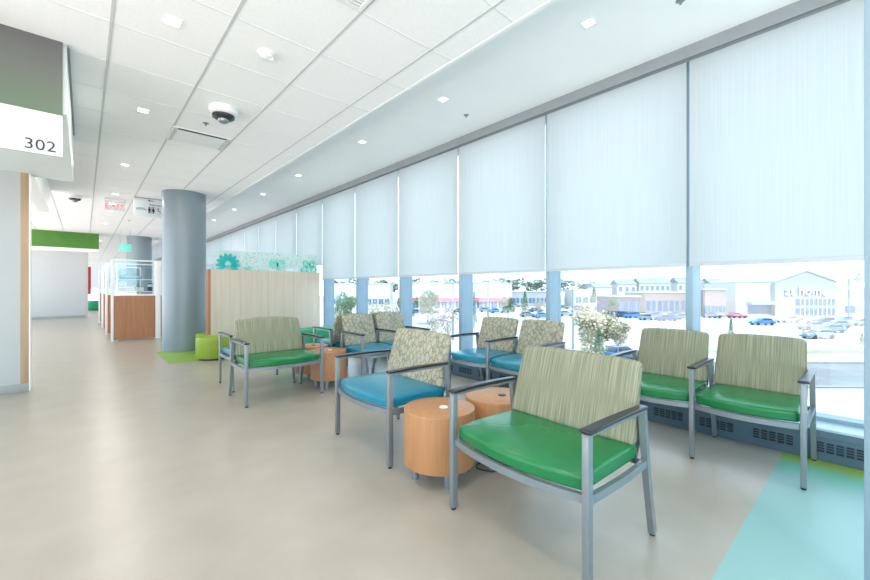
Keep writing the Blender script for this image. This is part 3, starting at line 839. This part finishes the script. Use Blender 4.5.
for r0, r1 in ((299, 305.2), (308, 315)):
    m = MB(); m.box(px2m(-10.5, D), px2m(29, D), -.08, .05, up(r1, D), up(r0, D)); m.build('window_band', M['blue_win'], st)
    m = MB()
    for q in range(9): x = px2m(-6+4.4*q, D); m.box(x-.12, x+.12, -.16, .0, up(r1, D), up(r0, D))
    m.build('window_bars', M['stucco'], st)
text_mesh('lettering', 'at home', px2m(12.5, D), .25, M['letter_white'], st, (px2m(-1, D), -.30, up(295, D)), (R(90), 0, 0), 'CENTER', M['letter_edge'], spacing=1.02)

def shop(px0, px1, rt, rb, d, wallm, lab, wins=4, winrow=None, roof=None, depth=14, cap=None):
    c = (px0+px1)/2; t = out_empty('shop_building', c, d, lab, 'building')
    hw = px2m((px1-px0)/2, d); gb = 0
    top = up(rt, d)
    m = MB(); m.box(-hw, hw, 0, depth, gb, top); m.build('wall', wallm, t)
    m = MB(); m.box(-hw-.2, hw+.2, -.25, depth, top, top+.35); m.build('parapet', cap or M['stucco'], t)
    if roof:
        m = MB(); m.prism([(-.9, up(roof[1], d)), (0.3, up(roof[0], d)), (.3, up(roof[1], d))], -hw, hw, 'x'); m.build('awning', M['roof_red'], t)
    if winrow:
        seg = 2*hw/wins
        for q in range(wins):
            a = -hw+seg*q+seg*.1
            m = MB(); m.box(a, a+seg*.8, -.08, .05, max(.3, up(winrow[1], d)), up(winrow[0], d))
            m.mi = 1; m.box(a+seg*.38, a+seg*.42, -.14, .05, max(.3, up(winrow[1], d)), up(winrow[0], d))
            m.build('shop_window', [M['blue_win'], M['stucco']], t)
    return t
shop(645, 692, 293, 312, 128, M['brick_tan'], 'tan shop with tall blue windows just beyond the parked row', 4, (300.5, 311))
shop(703, 726, 290, 314, 112, M['brick_tan'], 'narrow tan shop beside the white gabled store', 3, (306, 312), depth=8)
shop(617, 640, 297, 314, 112, M['brick_dark'], 'dark brick corner shop beyond the yellowing tree', 3, (302, 312))
shop(398, 512, 283.5, 313, 150, M['stucco'], 'long white retail building with a red awning roof', 16, (301, 308), roof=(296.5, 301.5))
shop(330, 390, 284, 306, 190, M['stucco'], 'pale retail hall behind the green trees', 10, (299, 304))
shop(512, 560, 292, 305, 175, M['stucco_grey'], 'low grey shop seen among the far trees', 6, (298, 303))
shop(575, 610, 290, 304, 170, M['stucco'], 'low white shop behind the parked cars', 5, (297, 303))

def house(px, wpx, rt, re, rb, d, lab, wallm=None):
    t = out_empty('townhouse', px, d, lab, 'house', 'gabled townhouses on the rise behind the shops')
    hw = px2m(wpx/2, d); e = up(re, d); p = up(rt, d)
    m = MB(); m.box(-hw, hw, 0, 9, 0, e); m.build('wall', wallm or M['stucco'], t)
    m = MB(); m.prism([(-.6, e-.1), (4.5, p), (9.6, e-.1)], -hw-.3, hw+.3, 'x'); m.build('roof', M['roof_grey'], t)
    n = max(2, int(wpx/5))
    for q in range(n):
        x = -hw+2*hw*(q+.5)/n
        m = MB(); m.box(x-.9, x+.9, -.06, .05, e-4.2, e-1.6); m.build('shop_window' if False else 'house_window', M['blue_win'], t)
for i, (px, w, rt, re) in enumerate([(627, 19, 279.5, 284), (655, 31, 277.5, 283), (691, 26, 277, 282.5), (720, 20, 278, 283), (745, 21, 276.5, 282), (603, 18, 283, 287)]):
    house(px, w, rt, re, 300, 215, ['townhouse with a low grey roof behind the dark brick shop', 'wide townhouse with grey roof behind the tan shop', 'townhouse half hidden by the thick window mullion', 'townhouse with grey roof behind the narrow tan shop', 'townhouse with steep grey roof next to the gabled store', 'small townhouse above the low white shop'][i])

# trees
def tree_mesh(kind, seed):
    rnd = random.Random(seed)
    m = MB()
    n, rx, rz, size = {'round': (3000, 1, 1, .12), 'far': (420, 1, .8, .30), 'thin': (420, .9, 1, .13), 'cone': (420, .42, 1, .15)}[kind]
    blobs = [(Vector((rnd.uniform(-.55, .55), rnd.uniform(-.55, .55), rnd.uniform(-.5, .6))), rnd.uniform(.3, .5)) for _ in range(9)]
    for i in range(n):
        if kind == 'cone':
            z = rnd.uniform(-1, 1); r = (1-z)/2*.9+.05; a = rnd.uniform(0, 6.283); rr = r*rnd.uniform(.5, 1)
            p = Vector((rr*math.cos(a)*rx, rr*math.sin(a)*rx, z))
        else:
            c, r = rnd.choice(blobs)
            v = Vector((rnd.gauss(0, 1), rnd.gauss(0, 1), rnd.gauss(0, 1))).normalized()*r*rnd.uniform(.6, 1.05)
            p = c+v; p = Vector((p.x*rx, p.y*rx, p.z*rz))
        q = Matrix.Rotation(rnd.uniform(0, 6.283), 3, Vector((rnd.gauss(0, 1), rnd.gauss(0, 1), rnd.gauss(0, 1))).normalized())
        s = size*rnd.uniform(.5, 1)/2
        vs = [m.bm.verts.new(p+q @ Vector(t)*s) for t in ((-1, -.6, 0), (1, -.6, 0), (.5, .8, .2), (-.5, .8, .2))]
        m.bm.faces.new(vs)
    return m
tree_cache = {}
def tree(px, rtop, rbot, wpx, d, kind, mat, lab, grp, trunk=None, hz=None):
    t = out_empty('parking_lot_tree', px, d, lab, 'tree', grp, rot=px)
    ztop = up(rtop, d); zbot = max(.5, up(rbot, d)); hh = (ztop-zbot)/2; hw = px2m(wpx/2, d)
    key = (kind, mat.name)
    if key not in tree_cache:
        o = tree_mesh(kind, hash(kind) % 7+len(tree_cache) if False else len(tree_cache)+3).build('crown', mat, t); tree_cache[key] = o.data
    else:
        o = bpy.data.objects.new('crown', tree_cache[key]); col.objects.link(o); o.parent = t
    wx = {'cone': .42, 'thin': .9}.get(kind, 1.0)
    o.location.z = (ztop+zbot)/2; o.scale = (hw/wx/ (1 if kind != 'cone' else 1), hw/wx, hh)
    m = MB(); tr = max(.06, hh*.05)
    m.cyl((0, 0), tr, 0, (ztop+zbot)/2, n=8, r2=tr*.5)
    for k in range(5):
        a = k*1.3; m.tube([(0, 0, zbot*.9+hh*.2), (math.cos(a)*hw*.35, math.sin(a)*hw*.35, zbot+hh*.9), (math.cos(a)*hw*.55, math.sin(a)*hw*.55, zbot+hh*1.3)], tr*.5, n=5)
    m.build('trunk', M['bark'], t)
LOT = 'trees in the parking lot'; FAR = 'far trees along the skyline'
tree(596, 304, 358, 54, 36, 'round', M['leaf_yellow'], 'large yellowing tree outside the second and third windows', LOT)
tree(618, 322, 347, 28, 40, 'round', M['leaf_yellow'], 'yellowing tree beside the larger one, next to a dark car', LOT)
tree(599, 328, 352, 14, 33, 'cone', M['leaf_green'], 'small green conifer in front of the large yellowing tree', LOT)
tree(428, 290, 316, 30, 88, 'round', M['leaf_green'], 'green tree before the red awning building', LOT)
tree(448, 300, 345, 30, 55, 'thin', M['leaf_pink'], 'thin pinkish tree outside, over the turquoise two-seater', LOT)
tree(435, 312, 345, 22, 60, 'thin', M['leaf_pink'], 'second thin pinkish tree close behind the patterned chair back', LOT)
tree(346, 293, 330, 28, 75, 'round', M['leaf_green'], 'green tree outside the window near the birch partition', LOT)
tree(334, 306, 332, 18, 62, 'thin', M['leaf_yellow'], 'pale yellow tree by the window next to the partition', LOT)
tree(378, 292, 332, 40, 60, 'thin', M['leaf_yellow'], 'pale sparse tree above the two patterned backs', LOT)
tree(392, 300, 330, 22, 70, 'thin', M['leaf_pink'], 'sparse pinkish tree above the second patterned back', LOT)
tree(405, 296, 322, 20, 80, 'round', M['leaf_green'], 'small green tree beside the window mullion above the blue chair', LOT)
tree(508, 296, 314, 16, 90, 'round', M['leaf_green'], 'green bush tree left of the parked rows', LOT)
tree(474, 292, 322, 8, 80, 'cone', M['leaf_pale'], 'slim conifer before the red awning', LOT)
tree(525, 290, 312, 10, 95, 'cone', M['leaf_green'], 'slim green conifer between parked cars', LOT)
tree(538, 296, 316, 18, 95, 'thin', M['leaf_pink'], 'small reddish tree by the parked cars', LOT)
tree(594, 287, 303, 10, 110, 'cone', M['leaf_green'], 'tall slim conifer behind the yellowing tree', LOT)
tree(613, 297, 311, 14, 105, 'round', M['leaf_green'], 'small round tree by the dark brick shop', LOT)
tree(731, 318, 335, 6, 62, 'cone', M['leaf_green'], 'tiny green conifer above the backs of the green two-seater', LOT)
tree(803, 311, 335, 24, 66, 'thin', M['leaf_pink'], 'sparse pinkish sapling in front of the gabled store', LOT)
tree(862, 333, 346, 6, 52, 'cone', M['leaf_green'], 'tiny green shrub at the verge near the slim post', LOT)
tree(858, 270, 285, 13, 150, 'thin', M['leaf_pale'], 'thin tree above the roof beyond the lamp post', FAR)
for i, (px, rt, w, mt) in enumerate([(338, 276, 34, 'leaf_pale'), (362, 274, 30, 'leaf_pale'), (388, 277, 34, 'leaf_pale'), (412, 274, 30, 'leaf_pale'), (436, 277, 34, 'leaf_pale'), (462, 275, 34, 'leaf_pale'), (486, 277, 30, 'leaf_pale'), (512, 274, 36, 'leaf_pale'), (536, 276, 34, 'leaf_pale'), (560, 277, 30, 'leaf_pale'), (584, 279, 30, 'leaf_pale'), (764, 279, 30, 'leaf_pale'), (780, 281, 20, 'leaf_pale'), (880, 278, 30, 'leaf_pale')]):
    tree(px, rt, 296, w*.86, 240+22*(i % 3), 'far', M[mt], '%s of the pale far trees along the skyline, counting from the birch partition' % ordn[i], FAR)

# lamp posts
def lamp(px, rtop, rbase, lab):
    d = 8*FPX/(rbase-288.6); t = out_empty('street_lamp', px, d, lab, 'street lamp', 'parking lot lamp posts')
    z = up(rtop, d)
    m = MB(); m.cyl((0, 0), max(.12, .0022*d), 0, z, n=10, r2=max(.09, .0018*d)); m.build('pole', M['pole'], t)
    m = MB(); m.tube([(-.9, 0, z), (.9, 0, z)], .12); m.build('crossarm', M['pole'], t)
    for x in (-1.15, 1.15):
        m = MB(); m.box(x-.4, x+.4, -.2, .2, z-.08, z+.1, bev=.03); m.build('lamp_head', M['pole'], t)
lamp(849, 279, 321, 'lamp post standing beside the white gabled store')
lamp(573, 281, 349, 'tall lamp post outside beside the yellowing tree')
lamp(453, 283, 340, 'lamp post outside before the red awning, near the mullion')
lamp(488, 288, 318, 'slender lamp post among the parked cars')
lamp(362, 284, 330, 'lamp post outside above the patterned seat backs')

# cars
def car_proto(mat):
    t = empty('parked_car')
    m = MB()
    prof = [(-2.3, .35), (-2.35, .7), (-2.2, .95), (-1.75, 1.02), (-1.1, 1.12), (1.0, 1.08), (1.9, .95), (2.3, .8), (2.35, .5), (2.25, .32)]
    m.prism(prof, -.88, .88, 'y', bev=.08)
    m.prism([(-1.9, 1.0), (-1.45, 1.52), (.1, 1.56), (1.05, 1.04)], -.72, .72, 'y', bev=.06)
    m.build('body', mat, t)
    m = MB()
    m.prism([(-1.72, 1.08), (-1.38, 1.46), (.05, 1.49), (.85, 1.08)], -.745, .745, 'y', bev=.01)
    m.prism([(-1.93, 1.05), (-1.5, 1.47), (.16, 1.50), (1.0, 1.10)], -.62, .62, 'y', bev=.01)
    m.build('windows', M['dark_glass'], t)
    for x in (-1.45, 1.45):
        for y in (-.84, .84):
            m = MB(); g = bmesh.ops.create_cone(m.bm, cap_ends=True, segments=18, radius1=.33, radius2=.33, depth=.2, matrix=Matrix.Translation((x, y, .33)) @ Matrix.Rotation(R(90), 4, 'X'))
            m.build('wheel', M['tyre'], t)
    for y in (-.6, .6):
        m = MB(); m.box(2.24, 2.36, y-.2, y+.2, .62, .76, bev=.02); m.build('headlight', M['white_plastic'], t)
    return t
protos = {}
def car(px, row, colr, rot, lab):
    d = 8*FPX/(row-288.6); x, y = W_(px, d)
    if colr not in protos: protos[colr] = o = car_proto(M['car_'+colr])
    else: o = copy_tree(protos[colr])
    o.location = (x, y, GZ); o.rotation_euler.z = RZ+R(rot)
    tag(o, lab, 'car', 'cars in the parking lot')
cars = [(762, 325, 'blue', 178, 'blue car crossing the empty lane before the gabled store'),
 (737, 318, 'maroon', 0, 'maroon car parked before the canopy of the gabled store'),
 (818, 338.5, 'silver', 185, 'silver-blue car at the front of the cluster near the store'),
 (829, 332.5, 'blue', 170, 'blue car second from the front of the cluster near the store'),
 (811, 329.5, 'silver', 185, 'silver car in the middle of the cluster near the store'),
 (836, 328, 'grey', 175, 'grey car in the middle of the cluster, closer to the lamp post'),
 (824, 324, 'navy', 180, 'dark car in the back row of the cluster near the store'),
 (843, 323, 'blue', 185, 'blue car at the back of the cluster by the lamp post'),
 (859, 325.5, 'silver', 178, 'silver car parked beyond the lamp post near the slim post'),
 (622, 359, 'navy', 20, 'dark blue car beside the large yellowing tree'),
 (648, 320, 'silver', 4, 'silver car first in the row before the tan shop'),
 (657, 317.5, 'blue', 0, 'blue car second in the row before the tan shop'),
 (667, 321, 'navy', 5, 'dark car in the middle of the row before the tan shop'),
 (676, 317, 'grey', 0, 'grey car in the row before the tan shop, next to the last'),
 (684, 319.5, 'blue', -4, 'blue car last in the row before the tan shop, by the mullion'),
 (622, 317, 'navy', 0, 'dark car in front of the dark brick shop'),
 (633, 318, 'blue', 10, 'blue car at the corner of the dark brick shop'),
 (566, 316, 'silver', 0, 'silver car next to the mullion beside the tall lamp post'),
 (578, 313, 'blue', 6, 'blue car behind the tall lamp post'),
 (589, 316, 'navy', -6, 'dark car just above the yellowing tree crown'),
 (563, 309, 'grey', 0, 'grey car in the farther row beside the mullion'),
 (578, 309, 'navy', 3, 'dark car in the farther row behind the tall lamp post'),
 (600, 310, 'blue', 0, 'blue car in the farther row above the yellowing tree'),
 (610, 306, 'grey', 0, 'grey car in the farther row near the round tree'),
 (536, 312, 'navy', 5, 'dark car beside the small reddish tree'),
 (528, 317, 'grey', -5, 'grey car right above the patterned two-seater'),
 (543, 318, 'blue', 0, 'blue car hard against the mullion over the patterned backs'),
 (497, 313, 'blue', 5, 'blue car before the end of the red awning'),
 (486, 312, 'silver', 0, 'silver car before the middle of the red awning'),
 (450, 313, 'navy', 0, 'dark car under the start of the red awning'),
 (462, 312, 'grey', 5, 'grey car under the red awning beside the mullion'),
 (430, 313, 'blue', 0, 'blue car half behind the green tree'),
 (418, 314, 'navy', 5, 'dark car in front of the green tree trunk'),
 (712, 318, 'grey', 0, 'grey car before the narrow tan shop'),
 (788, 322.5, 'white', 175, 'white car close to the sapling before the store'),
 (515, 307, 'silver', 0, 'silver car behind the green bush tree')]
for c in cars: car(*c)

# ------------------------------------------------------------------ light
SKY, UP_FILL = 2.2, 3.9
wd = bpy.data.worlds.new('daylight'); sc.world = wd; wd.use_nodes = True
wt = wd.node_tree; bg = wt.nodes['Background']
# bright sky above the horizon, added warm glow below it to brighten the ceiling
tc = N(wt, 'ShaderNodeTexCoord'); sp = N(wt, 'ShaderNodeSeparateXYZ'); wt.links.new(tc.outputs['Generated'], sp.inputs[0])
mr = N(wt, 'ShaderNodeMapRange'); mr.inputs['From Min'].default_value = -.02; mr.inputs['From Max'].default_value = .02
wt.links.new(sp.outputs[2], mr.inputs[0])
cr = ramp(wt, mr.outputs[0], [(.0, (1, .955, .94)), (1, (.63, .85, 1))]); wt.links.new(cr, bg.inputs[0])
ms = N(wt, 'ShaderNodeMapRange'); wt.links.new(mr.outputs[0], ms.inputs[0]); ms.inputs['To Min'].default_value = UP_FILL; ms.inputs['To Max'].default_value = SKY
wt.links.new(ms.outputs[0], bg.inputs[1])
sd = bpy.data.lights.new('sun', 'SUN'); sd.energy = 4.0; sd.angle = R(3); sd.color = (1, .96, .90)
so = bpy.data.objects.new('sun', sd); col.objects.link(so)
so.rotation_euler = Vector((.30, .50, -.85)).to_track_quat('-Z', 'Y').to_euler()
# ------------------------------------------------------------------ camera
cd = bpy.data.cameras.new('camera'); cd.sensor_fit = 'HORIZONTAL'; cd.sensor_width = 36; cd.lens = 36*FPX/870
cd.shift_y = -(290-288.6)/870; cd.clip_start = .02; cd.clip_end = 1000
co = bpy.data.objects.new('camera', cd); col.objects.link(co); co.location = (0, 0, H); co.rotation_euler = (R(90), 0, -YAW)
sc.camera = co
sc.view_settings.view_transform = 'Standard'; sc.view_settings.look = 'None'; sc.view_settings.gamma = 1; sc.view_settings.use_curve_mapping = False
sc.view_settings.exposure = 0.42
sc.cycles.max_bounces = 10; sc.cycles.diffuse_bounces = 6; sc.cycles.transparent_max_bounces = 16; sc.cycles.sample_clamp_indirect = 8
sc.cycles.use_denoising = True
